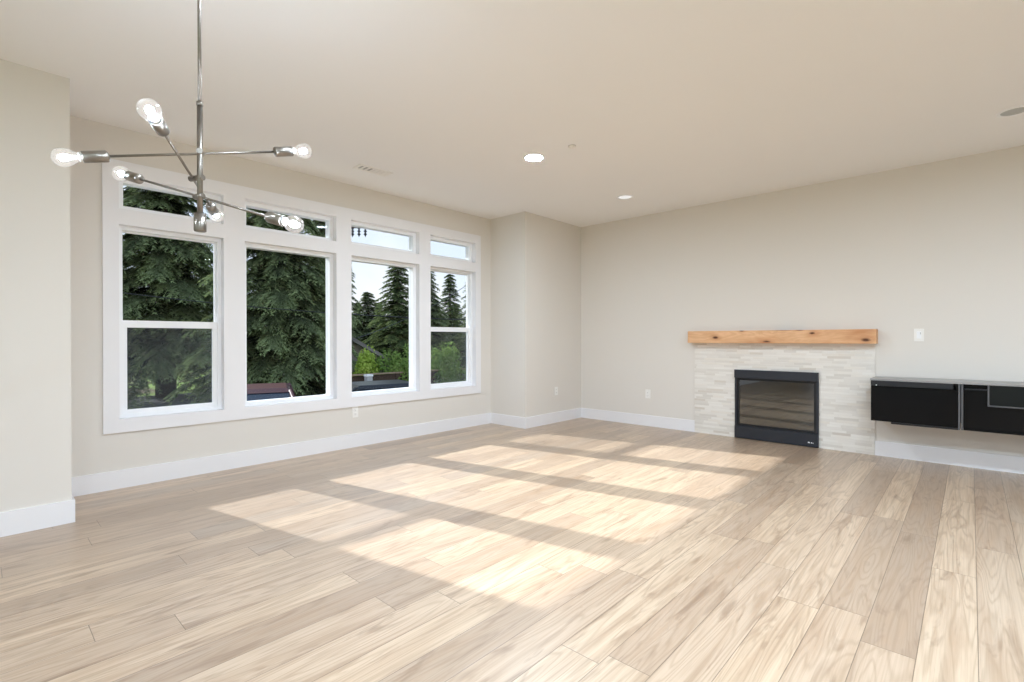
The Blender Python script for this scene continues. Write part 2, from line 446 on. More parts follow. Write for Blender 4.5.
# baseboards (0.14 high, 0.015 thick) with an eased top edge
BB, BH = 0.0151, 0.140
def baseboard(name, x0, x1, y0, y1):
    bm = BX(x0, x1, y0, y1, 0, BH)
    struct(name, bm, M_trim)
baseboard('baseboard_west', XW, XW+BB, YL, YB)
baseboard('baseboard_alcove', XW+BB, XB+BB, YB-BB, YB)
baseboard('baseboard_northwest', XB, XB+BB, YB, YF-BB)
baseboard('baseboard_north', XB, -2.481, YF-BB, YF)
baseboard('baseboard_northeast', -0.689, XE, YF-BB, YF)
baseboard('baseboard_southwest', XL, XL+BB, YS, YL)
baseboard('baseboard_return', XW+BB, XL+BB, YL, YL+BB)

# one flat casing round the eight lights, the wall's window surround
struct('trim_1', holed([0.655, 4.557], [0.428, 2.505], list(HOLES.values()), XW, XW+0.02), M_trim)

def window(n, hung):
    a, b, c, d = HOLES[n]
    t = empty('window_%d' % (n+1), (0, 0, 0), kind='structure')
    obj('jamb', ring(a-0.02, b+0.02, c-0.02, d+0.02, 0.02, XO+0.005, XW), M_trim, t)
    w = 0.028 if hung else 0.038
    obj('window_frame', ring(a, b, c, d, w, -4.93, -4.842), M_vinyl, t)
    g0, g1, h0, h1 = a+w, b-w, c+w, d-w
    if not hung:
        obj('glass', BX(-4.884, -4.878, g0, g1, h0, h1), M_glass, t)
    else:
        zr0, zr1 = 1.234, 1.29
        s = obj('upper_sash', ring(g0, g1, zr0, h1, 0.012, -4.912, -4.887, wb=0.05), M_vinyl, t)
        obj('glass', BX(-4.902, -4.897, g0+0.012, g1-0.012, zr0+0.05, h1-0.012), M_glass, s)
        s = obj('lower_sash', holed([g0, g1], [h0, zr1], [(g0+0.034, g1-0.034, 0.588, zr0)], -4.885, -4.858), M_vinyl, t)
        obj('glass', BX(-4.874, -4.869, g0+0.034, g1-0.034, 0.588, zr0), M_glass, s)
        obj('insect_screen', BX(-4.926, -4.924, g0, g1, h0, zr0+0.02), M_screen, t)
for i in range(4):
    window(i, i in (0, 3)); window(i+4, False)

# ------------------------------------------------------------------ fireplace
TX0, TX1 = -2.481, -0.690
FX0, FX1 = -2.003, -1.163
ts = obj('tile_surround', holed([TX0, TX1], [0.0, 1.09], [(FX0, FX1, -0.01, 0.785)], YF-0.018, YF-0.0005, 'y'), M_tile)
tag(ts, 'cream stone strip mosaic surround on the wall around the black fireplace', 'tile surround')

fp = empty('fireplace', ((FX0+FX1)/2, YF, 0), 'black gas fireplace with glass front set into pale mosaic tile', 'fireplace')
def loc_shift(bm, o):
    bmesh.ops.translate(bm, verts=bm.verts, vec=-Vector(o)); return bm
FO = ((FX0+FX1)/2, YF, 0)
yf0, yf1 = YF-0.045, YF-0.001
obj('surround_frame', loc_shift(holed([FX0, FX1], [0.004, 0.785], [(FX0+0.022, FX1-0.022, 0.145, 0.690)], yf0+0.01, yf1, 'y'), FO), M_slate, fp)
obj('hood', loc_shift(BX(FX0, FX1, yf0-0.012, yf0+0.012, 0.693, 0.787, bev=0.003), FO), M_slate, fp)
lp = obj('lower_panel', loc_shift(BX(FX0+0.001, FX1-0.001, yf0-0.004, yf0+0.012, 0.008, 0.143, bev=0.002), FO), M_slate, fp)
bm = bmesh.new()      # the small maker's mark, lower right
for k, (w, hh) in enumerate(((0.018, 0.013), (0.008, 0.008), (0.012, 0.010), (0.010, 0.006))):
    x = FX1-0.095+k*0.0145
    box(bm, x, x+w*0.8, yf0-0.0055, yf0-0.003, 0.045, 0.045+hh)
obj('badge', loc_shift(bm, FO), M_white, lp)
d = obj('glass_door', loc_shift(ring(FX0+0.024, FX1-0.024, 0.147, 0.690, 0.022, YF-0.022, YF+0.0, 'y'), FO), M_black, fp)
obj('glass', loc_shift(BX(FX0+0.046, FX1-0.046, YF-0.014, YF-0.010, 0.169, 0.668), FO), M_fglass, d)
bm = bmesh.new()
box(bm, FX0+0.046, FX1-0.046, YF-0.007, YF-0.003, 0.169, 0.668)
obj('firebox_back', loc_shift(bm, FO), M_black, fp)

MXC = (-2.515-0.664)/2
mo = obj('wood_mantel', BX(-2.522, -0.668, YF-0.125, YF, 1.091, 1.232, bev=0.003), M_beam, origin=(MXC, YF-0.07, 1.162))
tag(mo, 'thick knotty honey-coloured wood beam mantel above the tile surround', 'mantel')

# ------------------------------------------------------------------ wall hung media console
CO = (-0.07, YF, 0.375)
cons = empty('media_console', CO, 'floating black and grey media console on the wall right of the fireplace', 'media console')
yc = YF-0.38
def cp(name, bm, mat, par=None):
    return obj(name, loc_shift(bm, CO), mat, par or cons)
cp('top_panel', BX(-0.683, 1.16, yc-0.004, YF-0.001, 0.758, 0.775, bev=0.0015), M_congrey)
bm = ring(-0.680, -0.078, 0.385, 0.757, 0.016, yc+0.02, YF-0.02, 'y'); cp('left_carcass', bm, M_conblack)
cp('back_panel', BX(-0.68, 1.15, YF-0.018, YF-0.001, 0.386, 0.756), M_black)
dr = cp('flap_door', BX(-0.678, -0.080, yc-0.002, yc+0.017, 0.388, 0.704, bev=0.001), M_conblack)
cp('knob', tube(bmesh.new(), (-0.636, yc-0.004, 0.716), (-0.636, yc-0.016, 0.716), 0.005), M_white, cons)
cp('upper_rail', BX(-0.679, -0.11, yc-0.006, yc+0.014, 0.710, 0.757, bev=0.001), M_condark)
cp('bottom_rail', BX(-0.53, -0.078, yc-0.004, yc+0.02, 0.370, 0.386), M_condark)
cp('edge_strip', BX(-0.078, -0.066, yc-0.006, YF-0.02, 0.372, 0.757), M_alu)
cp('edge_strip', BX(-0.060, -0.048, yc-0.006, YF-0.02, 0.372, 0.757), M_alu)
bm = ring(-0.046, 0.552, 0.372, 0.757, 0.016, yc+0.01, YF-0.02, 'y'); cp('right_carcass', bm, M_conblack)
cp('right_panel', BX(-0.03, 0.536, yc+0.03, yc+0.04, 0.388, 0.742), M_conblack)
cp('shelf', BX(-0.04, 0.10, yc+0.0, yc+0.03, 0.712, 0.722), M_condark)
cp('bracket', BX(0.100, 0.110, yc-0.012, yc+0.03, 0.585, 0.757), M_alu)
cp('bracket_rail', BX(0.110, 0.55, yc-0.012, yc+0.03, 0.585, 0.594), M_alu)
cp('inner_board', BX(0.111, 0.55, yc+0.0, yc+0.012, 0.595, 0.756), M_indark)
bm = ring(0.556, 1.154, 0.372, 0.757, 0.016, yc+0.01, YF-0.02, 'y'); cp('end_carcass', bm, M_conblack)
cp('end_door', BX(0.572, 1.138, yc+0.0, yc+0.016, 0.388, 0.742), M_conblack)

# ------------------------------------------------------------------ outlets and switch
def outlet(loc, rz, label):
    """front faces local -y"""
    t = empty('wall_outlet', loc, label, 'outlet', 'wall outlets')
    t.rotation_euler = (0, 0, rz)
    bm = BX(-0.035, 0.035, -0.006, 0, -0.057, 0.057, bev=0.002)
    obj('cover_plate', bm, M_plate, t)
    for s in (-1, 1):
        r = obj('receptacle', BX(-0.016, 0.016, -0.009, -0.005, s*0.021-0.0145, s*0.021+0.0145, bev=0.002), M_plate, t)
        bm = bmesh.new()
        for dx in (-0.006, 0.006): box(bm, dx-0.001, dx+0.001, -0.0095, -0.0088, s*0.021, s*0.021+0.008)
        tube(bm, (0, -0.0095, s*0.021-0.006), (0, -0.0088, s*0.021-0.006), 0.0022, seg=10)
        obj('slots', bm, M_slot, r)
    return t
outlet((XW, 2.735, 0.369), math.pi/2, 'white wall outlet just below the window casing')
outlet((XB, 5.397, 0.429), math.pi/2, 'white wall outlet on the projecting corner chase')
outlet((-3.109, YF, 0.418), 0, 'white wall outlet on the fireplace wall left of the tile')

sw = empty('wall_switch', (-0.358, YF, 1.173), 'white dimmer switch on the wall right of the wood mantel', 'light switch')
obj('cover_plate', BX(-0.036, 0.036, -0.006, 0, -0.058, 0.058, bev=0.002), M_plate, sw)
rk = obj('rocker', BX(-0.0165, 0.0165, -0.010, -0.005, -0.033, 0.033, bev=0.002), M_vinyl, sw)
obj('slider', BX(0.009, 0.014, -0.012, -0.009, 0.006, 0.026, bev=0.001), M_grayp, rk)

# ------------------------------------------------------------------ ceiling fittings
def downlight(x, y, lit, label):
    t = empty('recessed_light', (x, y, CE), label, 'ceiling light', 'recessed ceiling lights')
    bm = lathe(bmesh.new(), (0, 0, 0), (0, 0, -1), [(0.0, 0.098), (0.004, 0.097), (0.007, 0.090), (0.006, 0.078), (0.002, 0.074), (0.0, 0.074)], 40)
    obj('trim_ring', bm, M_vinyl, t)
    if lit:
        bm = lathe(bmesh.new(), (0, 0, -0.0035), (0, 0, 1), [(0.0, 0.0), (0.0, 0.060), (0.003, 0.074)], 40)
        obj('diffuser', bm, M_canlit, t)
    else:
        bm = lathe(bmesh.new(), (0, 0, -0.0015), (0, 0, -1), [(0.0, 0.0745), (0.0008, 0.066), (-0.001, 0.060), (-0.001, 0.0)], 40)
        obj('diffuser', bm, M_candim if x < -1 else M_canoff, t)
    return t
downlight(-2.874, 3.404, True, 'glowing round recessed light in the middle of the ceiling')
downlight(-2.911, 5.059, False, 'pale recessed light in the ceiling near the far corner')
downlight(0.225, 5.05, False, 'unlit recessed light above the media console near the fireplace wall')

for x_, y_ in ((0.2, 3.2), (1.6, 3.2), (0.2, 1.3), (-1.3, 1.3), (1.6, 1.3), (0.6, -0.9), (2.2, -0.9), (1.6, -3.2)):  # extra ceiling cans, unseen, added to brighten the room
    downlight(x_, y_, True, 'added recessed fill light, out of view in the near part of the ceiling')
sn = empty('smoke_sensor', (-2.469, 3.419, CE), 'tiny round white sensor on the ceiling beside the lit recessed light', 'sensor')
obj('body', lathe(bmesh.new(), (0, 0, 0), (0, 0, -1), [(0, 0.030), (0.012, 0.030), (0.014, 0.027), (0.014, 0.0)], 24), M_plate, sn)
obj('shadow_gap', lathe(bmesh.new(), (0, 0, 0), (0, 0, -1), [(0, 0.032), (0.003, 0.032), (0.003, 0.029)], 24), M_grayp, sn)

vt_ = empty('ceiling_vent', (-4.22, 2.607, CE), 'white slotted air register in the ceiling above the windows', 'vent')
obj('frame', holed([-0.075, 0.075], [-0.175, 0.175], [(-0.045, 0.045, -0.145, 0.145)], -0.006, 0.0, 'z'), M_plate, vt_)
obj('backing', BX(-0.045, 0.045, -0.145, 0.145, -0.001, 0.0), M_grayp, vt_)
for k in range(6):
    y0 = -0.145 + k*0.0485
    bm = BX(-0.045, 0.045, y0+(0.026 if k < 3 else 0.005), y0+0.0475, -0.005, -0.002)
    obj('slat', bm, M_plate, vt_)

# ------------------------------------------------------------------ chandelier
HX, HY = -1.996, 0.542
ch = empty('chandelier', (HX, HY, CE), 'brushed nickel sputnik chandelier with six exposed glowing bulbs', 'chandelier')
def cl(name, bm, mat=M_nickel, par=None):
    return obj(name, loc_shift(bm, (HX, HY, CE)), mat, par or ch)
cl('canopy', lathe(bmesh.new(), (HX, HY, CE), (0, 0, -1), [(0, 0.062), (0.018, 0.062), (0.024, 0.055), (0.024, 0.012), (0.05, 0.010), (0.05, 0)], 32))
cl('rod', tube(bmesh.new(), (HX, HY, CE-0.03), (HX, HY, 1.96), 0.0058))
bm = tube(bmesh.new(), (HX, HY, 1.965), (HX, HY, 1.535), 0.0092); tube(bm, (HX, HY, 1.975), (HX, HY, 1.962), 0.0105)
cl('stem', bm)
cl('finial', lathe(bmesh.new(), (HX, HY, 1.582), (0, 0, -1), [(0, 0.009), (0, 0.0195), (0.060, 0.0195), (0.062, 0.018), (0.062, 0)], 24))
ctr = Vector((HX, HY, 0))
arms = [((-2.077, 0.195, 1.708), (-1.957, 0.892, 1.890), (0.025, 0.0, 1.797)),
        ((-1.640, 0.327, 1.761), (-2.345, 0.696, 1.666), (-0.024, -0.004, 1.718)),
        ((-2.386, 0.386, 1.773), (-1.604, 0.698, 1.511), (0.006, -0.024, 1.648))]
for p0, p1, hub in arms:
    p0, p1 = Vector(p0), Vector(p1)
    hubp = Vector((HX+hub[0], HY+hub[1], hub[2]))
    ax = (p1-p0).normalized()
    near = p0 + ax*((hubp-p0).dot(ax))          # where the arm passes the stem
    stem_pt = Vector((HX, HY, near.z))
    dv = (near-stem_pt); ln = dv.length; dv = dv.normalized() if ln > 0.004 else Vector((hub[0], hub[1], 0)).normalized()
    cen = stem_pt
    bm = tube(bmesh.new(), cen-dv*0.014, cen+dv*(max(ln, 0.012)+0.012), 0.0100)
    cl('joint', bm)
    def end(pb, d):
        """pb = centre of the bulb, d = direction from the stem outwards"""
        sock0 = pb-d*0.112
        base = pb-d*0.038
        prof = [(0, 0), (0, 0.0075), (0.004, 0.0165), (0.008, 0.0185), (0.070, 0.0185), (0.071, 0.0165), (0.050, 0.0160)]
        s = cl('socket', lathe(bmesh.new(), sock0, d, prof, 24))
        cl('collar', lathe(bmesh.new(), pb-d*0.046, d, [(0, 0.0), (0, 0.0135), (0.012, 0.0135), (0.014, 0.012)], 20), M_plate, s)
        gl = [(-0.038, 0.012), (-0.031, 0.0135), (-0.022, 0.019), (-0.011, 0.0250), (0.0, 0.0280), (0.008, 0.0286), (0.017, 0.0270), (0.025, 0.0220), (0.031, 0.0140), (0.034, 0.006), (0.0345, 0)]
        b = cl('bulb', lathe(bmesh.new(), pb, d, gl, 28), M_bulb)
        cl('filament', lathe(bmesh.new(), pb, d, [(-0.014, 0), (-0.012, 0.006), (0.002, 0.0105), (0.012, 0.008), (0.016, 0)], 12), M_filament, b)
        return sock0
    a0 = end(p0, -ax); a1 = end(p1, ax)
    cl('arm', tube(bmesh.new(), a0, a1, 0.0042, seg=14))

# ------------------------------------------------------------------ outside
def at(px, depth, z=0.0):
    d = rt*((px-512)/F_PX) + Vector((-math.sin(YAW), math.cos(YAW), 0))
    return Vector((d.x*depth, d.y*depth, z))

def foliage_mat(name, c0, c1, trans, tipped=False):
    a = Mat(name)
    n = a.noise(a.objc(), 1.7, 3)
    n2 = a.noise(a.objc(), 14, 2)
    f = a.math('ADD', a.math('MULTIPLY', n, 0.6), a.math('MULTIPLY', n2, 0.4))
    if tipped:
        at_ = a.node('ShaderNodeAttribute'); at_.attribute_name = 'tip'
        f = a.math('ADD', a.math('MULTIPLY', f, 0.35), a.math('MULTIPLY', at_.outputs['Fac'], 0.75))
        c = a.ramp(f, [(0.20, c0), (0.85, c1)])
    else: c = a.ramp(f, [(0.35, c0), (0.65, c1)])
    d = a.node('ShaderNodeBsdfDiffuse'); t = a.node('ShaderNodeBsdfTranslucent'); mx = a.node('ShaderNodeMixShader')
    a.link(c, d.inputs[0]); a.link(c, t.inputs[0]); mx.inputs[0].default_value = trans
    a.link(d.outputs[0], mx.inputs[1]); a.link(t.outputs[0], mx.inputs[2]); a.link(mx.outputs[0], a.out.inputs[0]); return a.m
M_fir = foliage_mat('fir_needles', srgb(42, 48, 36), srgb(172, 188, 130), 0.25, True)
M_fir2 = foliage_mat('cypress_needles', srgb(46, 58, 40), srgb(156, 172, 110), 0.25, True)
M_shrub = foliage_mat('bright_leaves', srgb(130, 160, 60), srgb(200, 214, 112), 0.55)
M_shrub2 = foliage_mat('mid_green_leaves', srgb(104, 136, 66), srgb(160, 182, 104), 0.5)
M_bark = plain('bark', srgb(74, 62, 52), 0.9, spec=0.1, var=0.3)
M_asph = plain('asphalt', srgb(70, 70, 72), 0.9, spec=0.2, var=0.15, scale=3)

def raw_mesh(name, V, F, mats, matidx=None):
    me = bpy.data.meshes.new(name)
    V = np.asarray(V, dtype=np.float32); F = np.asarray(F, dtype=np.int32)
    me.vertices.add(len(V)); me.vertices.foreach_set('co', V.ravel())
    k = F.shape[1]
    me.loops.add(F.size); me.loops.foreach_set('vertex_index', F.ravel())
    me.polygons.add(len(F)); me.polygons.foreach_set('loop_start', np.arange(0, F.size, k, dtype=np.int32))
    me.polygons.foreach_set('loop_total', np.full(len(F), k, dtype=np.int32))
    for mt in mats: me.materials.append(mt)
    me.update(calc_edges=True)
    return me

def fir_mesh(seed, height, radius, n_br, skirt=0.6, leaf=0.13, top_pow=1.0):
    """a conifer: drooping boughs, each a feather of hanging twigs carrying needle sprays; tips hold paler new growth"""
    R = np.random.RandomState(seed)
    tri, tip = [], []
    for b in range(n_br):
        q = (b+R.rand())/n_br
        z = skirt + (height-skirt)*q**0.92
        L = radius*(1-(z/height))**top_pow*(0.65+0.5*R.rand())+0.15
        az = b*2.39996+R.rand()*0.6
        ca, sa = math.cos(az), math.sin(az)
        nseg = max(5, int(L/0.13))
        t = (np.arange(nseg)+0.5)/nseg
        rise = 0.12 + 0.25*R.rand(); droop = 0.45+0.25*R.rand()
        ax_r = t*L; ax_z = z + L*(rise*t - droop*t*t)
        tone = R.rand()*0.5
        for s in (-1, 1):
            for i in range(nseg):
                tl = L*0.40*(1-t[i])**0.6*(0.45+t[i])*(0.7+0.6*R.rand())+0.14
                an = 0.9-0.35*t[i]+0.2*(R.rand()-0.5)
                m_ = max(3, int(tl/0.075))
                u = (np.arange(m_)+0.4)/m_
                hang = 0.45+0.6*R.rand()
                rr = ax_r[i]+u*tl*math.cos(an); tt = s*u*tl*math.sin(an)
                zz = ax_z[i]-u*u*tl*hang
                for j in range(m_):
                    for s2 in (-1, 1):
                        aa = an*s + s2*(0.55+0.3*R.rand())
                        l = leaf*(0.7+0.6*R.rand())*(1.15-0.5*u[j])
                        dx, dy, dz = math.cos(aa)*l, math.sin(aa)*l, -l*(0.35+0.7*R.rand()*hang)
                        wx, wy = -math.sin(aa)*l*0.20, math.cos(aa)*l*0.20
                        tw = (R.rand()-0.5)*l*0.4
                        x0, y0, z0 = rr[j], tt[j], zz[j]
                        for (x, y, zq) in ((x0-wx, y0-wy, z0-tw), (x0+wx, y0+wy, z0+tw), (x0+dx, y0+dy, z0+dz)):
                            tri.append((x*ca-y*sa, x*sa+y*ca, zq))
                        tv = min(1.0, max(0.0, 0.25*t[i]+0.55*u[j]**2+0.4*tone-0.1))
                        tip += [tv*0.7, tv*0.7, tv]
    V = np.array(tri, dtype=np.float32)
    me = raw_mesh('foliage', V, np.arange(len(V)).reshape(-1, 3), [M_fir])
    at_ = me.attributes.new('tip', 'FLOAT', 'POINT'); at_.data.foreach_set('value', np.array(tip, dtype=np.float32))
    return me

def leaf_mesh(seed, rx, ry, rz, n, leaf, mat):
    R = np.random.RandomState(seed)
    # several lumps, leaves near their surfaces
    nl = 14
    cs = R.randn(nl, 3); cs /= np.linalg.norm(cs, axis=1)[:, None]; cs *= (0.35+0.35*R.rand(nl, 1)); cs[:, 2] = np.abs(cs[:, 2])*0.9+0.05
    rs = 0.28+0.22*R.rand(nl)
    k = R.randint(0, nl, n)
    d = R.randn(n, 3); d /= np.linalg.norm(d, axis=1)[:, None]
    p = cs[k]+d*rs[k][:, None]*(0.75+0.35*R.rand(n, 1))
    p *= np.array([rx, ry, rz*1.05]); p[:, 2] = np.maximum(p[:, 2], 0.02+0.05*R.rand(n))
    a = R.randn(n, 3); a /= np.linalg.norm(a, axis=1)[:, None]
    b = np.cross(a, d); b /= np.linalg.norm(b, axis=1)[:, None]+1e-6
    s = leaf*(0.6+0.8*R.rand(n, 1))
    V = np.stack([p-b*s*0.35, p+a*s*0.55, p+b*s*0.35, p-a*s*0.55], axis=1).reshape(-1, 3)
    return raw_mesh('foliage', V, np.arange(4*n).reshape(-1, 4), [mat])

def conifer(name, mesh, x, y, h, rz, label, cat='tree', group=None, s=1.0, mat=None, wide=1.0):
    t = empty(name, (x, y, GZ), label, cat, group)
    t.rotation_euler = (0, 0, rz); t.scale = (s*wide, s*wide, s)
    if mat:
        mesh = mesh.copy(); mesh.materials.clear(); mesh.materials.append(mat)
    f = bpy.data.objects.new('foliage', mesh); C.objects.link(f); f.parent = t; f['kind'] = 'stuff'
    bm = tube(bmesh.new(), (0, 0, -0.1), (0, 0, h*0.96), 0.03*h, 0.008, 12)
    obj('trunk', bm, M_bark, t)
    return t

fA = fir_mesh(1, 12.0, 4.0, 230, 1.1, 0.19, 0.8)
fB = fir_mesh(2, 11.0, 2.6, 190, 0.9, 0.18, 0.9)
fC = fir_mesh(3, 8.0, 1.5, 130, 0.5, 0.15, 0.9)
fD = fir_mesh(4, 13.0, 4.2, 190, 1.6, 0.20, 0.8)

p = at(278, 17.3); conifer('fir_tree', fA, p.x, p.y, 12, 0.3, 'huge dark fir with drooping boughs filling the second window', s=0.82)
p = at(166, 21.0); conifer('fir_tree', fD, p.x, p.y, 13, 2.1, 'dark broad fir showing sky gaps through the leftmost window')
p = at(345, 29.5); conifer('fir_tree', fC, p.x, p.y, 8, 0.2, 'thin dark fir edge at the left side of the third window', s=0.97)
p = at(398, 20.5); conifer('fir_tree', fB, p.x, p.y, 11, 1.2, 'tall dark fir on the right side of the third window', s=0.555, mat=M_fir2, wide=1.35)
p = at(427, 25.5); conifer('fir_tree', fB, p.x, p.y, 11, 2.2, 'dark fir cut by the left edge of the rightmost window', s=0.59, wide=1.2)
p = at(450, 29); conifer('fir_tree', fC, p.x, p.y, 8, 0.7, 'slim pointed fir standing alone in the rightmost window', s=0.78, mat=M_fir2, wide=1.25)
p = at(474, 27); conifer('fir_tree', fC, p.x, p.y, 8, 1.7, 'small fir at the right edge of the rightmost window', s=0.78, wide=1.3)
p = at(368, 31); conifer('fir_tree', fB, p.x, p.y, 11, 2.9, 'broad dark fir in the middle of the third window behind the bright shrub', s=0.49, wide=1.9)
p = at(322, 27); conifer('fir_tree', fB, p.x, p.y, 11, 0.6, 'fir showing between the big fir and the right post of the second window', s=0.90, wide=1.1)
i = 0
for px, dep, s in ((100, 46, 0.62), (132, 50, 0.60), (205, 48, 0.66), (336, 38, 0.47), (358, 44, 0.50), (378, 38, 0.46), (396, 46, 0.52), (415, 39, 0.50), (436, 47, 0.54), (456, 39, 0.46), (480, 46, 0.54), (512, 40, 0.55), (240, 52, 0.7), (290, 47, 0.6), (60, 42, 0.7)):
    p = at(px, dep); i += 1
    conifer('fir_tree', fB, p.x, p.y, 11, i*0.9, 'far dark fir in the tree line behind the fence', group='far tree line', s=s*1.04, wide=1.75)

def shrub(px, dep, rx, rz, n, leaf, mat, label, seed):
    p = at(px, dep)
    t = empty('leafy_shrub', (p.x, p.y, GZ), label, 'shrub')
    f = bpy.data.objects.new('foliage', leaf_mesh(seed, rx, rx, rz, n, leaf, mat)); C.objects.link(f); f.parent = t; f['kind'] = 'stuff'
    bm = bmesh.new()
    for k in range(5):
        a = k*1.26
        tube(bm, (0, 0, -0.05), (math.cos(a)*rx*0.4, math.sin(a)*rx*0.4, rz*0.7), 0.03, 0.012, 8)
    obj('stems', bm, M_bark, t)
shrub(365, 15.9, 0.85, 2.1, 9000, 0.10, M_shrub, 'bright lime green shrub behind the fence, left in the third window', 5)
shrub(400, 16.6, 0.78, 2.45, 10000, 0.10, M_shrub2, 'rounded mid green shrub behind the fence, right in the third window', 6)
shrub(446, 17.6, 0.85, 2.3, 9000, 0.10, M_shrub2, 'dim green shrub seen through the screen of the rightmost window', 8)

# ground, road
def make_ground():
    a = Mat('lawn_ground'); P_ = a.pos()
    n = a.noise(P_, 0.35, 3); n2 = a.noise(P_, 8, 4)
    c = a.mix(n2, srgb(84, 112, 44), srgb(150, 172, 82))
    c = a.mix(a.ramp(n, [(0.50, (0, 0, 0, 1)), (0.62, (1, 1, 1, 1))]), c, srgb(96, 84, 64))
    return a.pbr(c, 0.95, 0, 0.1, n2, 0.5, 0.03)
g = obj('ground', BX(-110, 60, -60, 110, GZ-0.3, GZ), make_ground()); g['kind'] = 'structure'
g = obj('driveway', BX(-14.0, -5.6, -30, 60, GZ-0.1, GZ+0.012), M_asph); g['kind'] = 'structure'
g = obj('street', BX(-26.0, -20.5, -40, 60, GZ-0.1, GZ+0.010), M_asph); g['kind'] = 'structure'
# the house's own outside foundation below the floor
g = obj('foundation', BX(XO+0.02, XE+0.15, YS-0.15, YF+0.15, GZ-0.1, -0.2), M_asph); g['kind'] = 'structure'

# fence of horizontal boards
M_fence = plain('weathered_fence_wood', srgb(74, 60, 50), 0.85, spec=0.15, var=0.25, scale=5)
M_cap = plain('fence_cap_wood', srgb(150, 128, 106), 0.8, spec=0.15, var=0.15, scale=5)
FXF = -13.6
def fence(y0, y1, label):
    t = empty('board_fence', (FXF, y0, GZ), label, 'fence')
    n = int(round((y1-y0)/2.4)); st = (y1-y0)/n
    bm = bmesh.new()
    for k in range(6):
        z0 = 0.06+k*0.215
        box(bm, -0.02, 0.02, 0, y1-y0, z0, z0+0.195)
    obj('boards', bm, M_fence, t)
    for k in range(n+1):
        obj('post', BX(-0.05, 0.05, k*st-0.05, k*st+0.05, -0.05, 1.345), M_fence, t)
    obj('cap_rail', BX(-0.07, 0.07, -0.05, y1-y0+0.05, 1.345, 1.38), M_cap, t)
fence(7.0, 18.2, 'low brown horizontal board fence behind the parked cars')
# electric box on the fence line
eb = empty('utility_box', (FXF+0.28, 8.05, GZ), 'small pale grey utility pedestal standing in front of the fence', 'utility box')
obj('housing', BX(-0.09, 0.09, -0.09, 0.09, 0, 1.32, bev=0.015), M_grayp, eb)
obj('lid', BX(-0.105, 0.105, -0.105, 0.105, 1.32, 1.38, bev=0.015), M_plate, eb)

# house with a grey gable roof, far behind
M_roof = plain('grey_shingle_roof', srgb(128, 122, 116), 0.9, spec=0.1, var=0.12, scale=12)
M_siding = plain('taupe_siding', srgb(150, 140, 128), 0.8, spec=0.2, var=0.05)
def house(px, dep, w, dl, hz, rise, rz, label, matw):
    p = at(px, dep)
    t = empty('outbuilding', (p.x, p.y, GZ), label, 'outbuilding'); t.rotation_euler = (0, 0, rz)
    bm = bmesh.new()
    v = [bm.verts.new(c) for c in ((-w, -dl, 0), (w, -dl, 0), (w, dl, 0), (-w, dl, 0), (-w, -dl, hz), (w, -dl, hz), (w, dl, hz), (-w, dl, hz), (0, -dl, hz+rise), (0, dl, hz+rise))]
    for f in ((0, 1, 5, 8, 4), (3, 7, 9, 6, 2), (0, 4, 7, 3), (1, 2, 6, 5), (4, 8, 9, 7), (5, 6, 9, 8), (0, 3, 2, 1)): bm.faces.new([v[i] for i in f])
    obj('walls', bm, matw, t)
    for s in (-1, 1):
        bm = bmesh.new()
        ex = 0.35; k = rise/w
        pts = [(0, hz+rise+0.02), (s*(w+ex), hz-ex*k+0.02), (s*(w+ex), hz-ex*k+0.16), (0, hz+rise+0.18)]
        a = [bm.verts.new((x, -dl-ex, z)) for x, z in pts]; b = [bm.verts.new((x, dl+ex, z)) for x, z in pts]
        bm.faces.new(a); bm.faces.new(b[::-1])
        for i in range(4): bm.faces.new((a[i], a[(i+1) % 4], b[(i+1) % 4], b[i]))
        obj('roof', bm, M_roof, t)
house(349, 21.8, 2.4, 2.6, 0.98, 1.45, math.radians(61), 'low outbuilding with a grey shingled gable roof between the firs', M_siding)

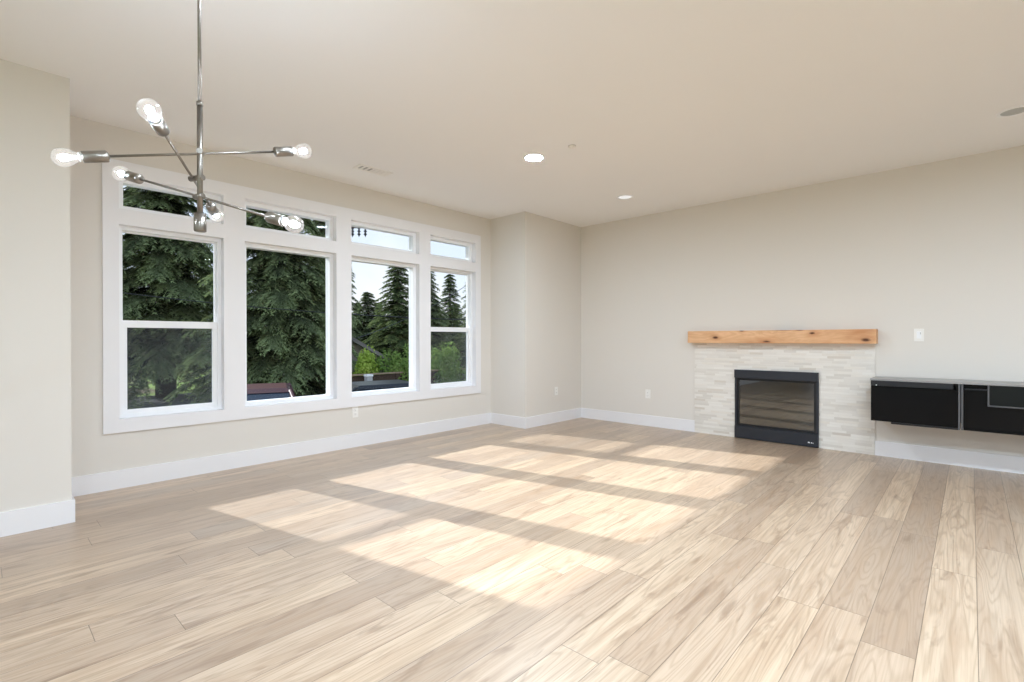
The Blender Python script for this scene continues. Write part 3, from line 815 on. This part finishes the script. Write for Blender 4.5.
# parked cars
M_red = plain('red_car_paint', srgb(62, 13, 12), 0.4, 0.0, 0.6, 0.03)
M_blackcar = plain('black_car_paint', srgb(17, 18, 20), 0.35, 0.0, 0.5, 0.03)
M_cglass = plain('car_window_glass', srgb(40, 48, 58), 0.08, 0.0, 0.6, 0.03)
M_rubber = plain('tyre_rubber', srgb(26, 26, 26), 0.8)
def car(loc, rz, mat, label):
    """x forward, y left"""
    t = empty('parked_car', loc, label, 'car'); t.rotation_euler = (0, 0, rz)
    # body : lofted cross sections along x
    secs = [(-2.15, 0.62, 0.45, 0.72), (-2.0, 0.80, 0.30, 0.93), (-1.2, 0.88, 0.24, 0.96), (0.0, 0.90, 0.22, 0.94), (0.9, 0.89, 0.22, 0.92), (1.6, 0.86, 0.26, 0.82), (2.05, 0.78, 0.32, 0.68), (2.2, 0.60, 0.42, 0.56)]
    bm = bmesh.new(); prev = None
    for x, w, z0, z1 in secs:
        pr = [(-w*0.92, z0), (-w, z0+0.12), (-w, (z0+z1)/2), (-w*0.93, z1-0.06), (-w*0.8, z1), (0, z1+0.03), (w*0.8, z1), (w*0.93, z1-0.06), (w, (z0+z1)/2), (w, z0+0.12), (w*0.92, z0)]
        cur = [bm.verts.new((x, y, z)) for y, z in pr]
        if prev:
            for i in range(len(cur)):
                j = (i+1) % len(cur); f = bm.faces.new((prev[i], prev[j], cur[j], cur[i])); f.smooth = True
        else: bm.faces.new(cur[::-1])
        prev = cur
    bm.faces.new(prev)
    obj('body', bm, mat, t)
    # glasshouse and roof
    def frustum(b0, b1, t0, t1, wb, wt, z0, z1, grow=0.0):
        bm = bmesh.new()
        v = [bm.verts.new(c) for c in ((b0, -wb, z0), (b1, -wb, z0), (b1, wb, z0), (b0, wb, z0), (t0, -wt, z1), (t1, -wt, z1), (t1, wt, z1), (t0, wt, z1))]
        for f in ((0, 1, 5, 4), (1, 2, 6, 5), (2, 3, 7, 6), (3, 0, 4, 7), (4, 5, 6, 7), (3, 2, 1, 0)): bm.faces.new([v[i] for i in f])
        return bm
    obj('window_glass', frustum(-1.75, 1.15, -1.25, 0.30, 0.76, 0.58, 0.90, 1.36), M_cglass, t)
    bm = frustum(-1.32, 0.36, -1.15, 0.18, 0.62, 0.54, 1.345, 1.42)
    obj('roof', bm, mat, t)
    for s in (-1, 1):
        for q0, q1, r in (((1.17, s*0.77, 0.91), (0.30, s*0.60, 1.37), 0.035), ((-0.35, s*0.775, 0.91), (-0.38, s*0.60, 1.37), 0.03), ((-1.76, s*0.77, 0.91), (-1.25, s*0.60, 1.37), 0.05)):
            obj('pillar', tube(bmesh.new(), q0, q1, r, seg=8), mat, t)
    for x in (-1.35, 1.35):
        for s in (-1, 1):
            w = obj('wheel', lathe(bmesh.new(), (x, s*0.70, 0.32), (0, s, 0), [(0, 0), (0, 0.29), (0.03, 0.32), (0.17, 0.32), (0.20, 0.28), (0.19, 0.20), (0.19, 0)], 24), M_rubber, t)
            obj('hubcap', lathe(bmesh.new(), (x, s*0.892, 0.32), (0, s, 0), [(0, 0.19), (0.012, 0.17), (0.014, 0)], 16), M_alu, w)
    for s in (-1, 1):
        obj('headlight', BX(2.02, 2.16, s*0.62-0.13, s*0.62+0.13, 0.55, 0.66, bev=0.02), M_plate, t)
        obj('mirror', BX(0.72, 0.86, s*0.92-0.09, s*0.92+0.09, 0.93, 1.06, bev=0.03), mat, t)
p = at(258, 10.3)
car((p.x, p.y, GZ+0.01), math.radians(-22), M_red, 'dark red car parked below the second window')
p = at(400, 11.9)
car((p.x, p.y, GZ+0.01), math.radians(78), M_blackcar, 'black car parked in front of the low board fence')

# utility pole with its wires
M_pole = plain('weathered_pole', srgb(96, 84, 74), 0.9, spec=0.1)
p = at(343, 27.5)
up_ = empty('utility_pole', (p.x, p.y, GZ), 'wooden utility pole with a cross arm and insulators', 'utility pole')
obj('pole', tube(bmesh.new(), (0, 0, -0.1), (0, 0, 9.4), 0.15, 0.10, 12), M_pole, up_)
dirv = Vector((0.735, 0.678, 0))
xa = obj('cross_arm', tube(bmesh.new(), Vector((0, 0, 8.62))-dirv*0.3, Vector((0, 0, 8.62))+dirv*1.35, 0.05, seg=8), M_pole, up_)
for k in (0.55, 0.9, 1.25):
    q = Vector((0, 0, 8.60))+dirv*k
    obj('insulator', lathe(bmesh.new(), q, (0, 0, -1), [(0, 0.02), (0.05, 0.08), (0.12, 0.03), (0.20, 0.10), (0.28, 0.03), (0.36, 0.10), (0.44, 0.03), (0.55, 0.0)], 10), M_condark, xa)
def wire(a, b, sag, label):
    bm = bmesh.new(); N = 24; a, b = Vector(a), Vector(b); pr = None
    pts = [a.lerp(b, i/N)-Vector((0, 0, sag*4*(i/N)*(1-i/N))) for i in range(N+1)]
    for i in range(N): tube(bm, pts[i], pts[i+1], 0.012, seg=6, caps=False)
    tag(obj('power_line', bm, M_condark), label, 'power line', 'power lines')
q0 = at(95, 14); q1 = at(480, 16)
wire((q0.x, q0.y, 2.55), (q1.x, q1.y, 1.75), 0.15, 'thin power line crossing low in front of the firs')
q0 = at(335, 15); q1 = at(480, 24)
wire((q0.x, q0.y, 0.95), (q1.x, q1.y, 4.2), 0.3, 'thin power line rising to the right in the third window')
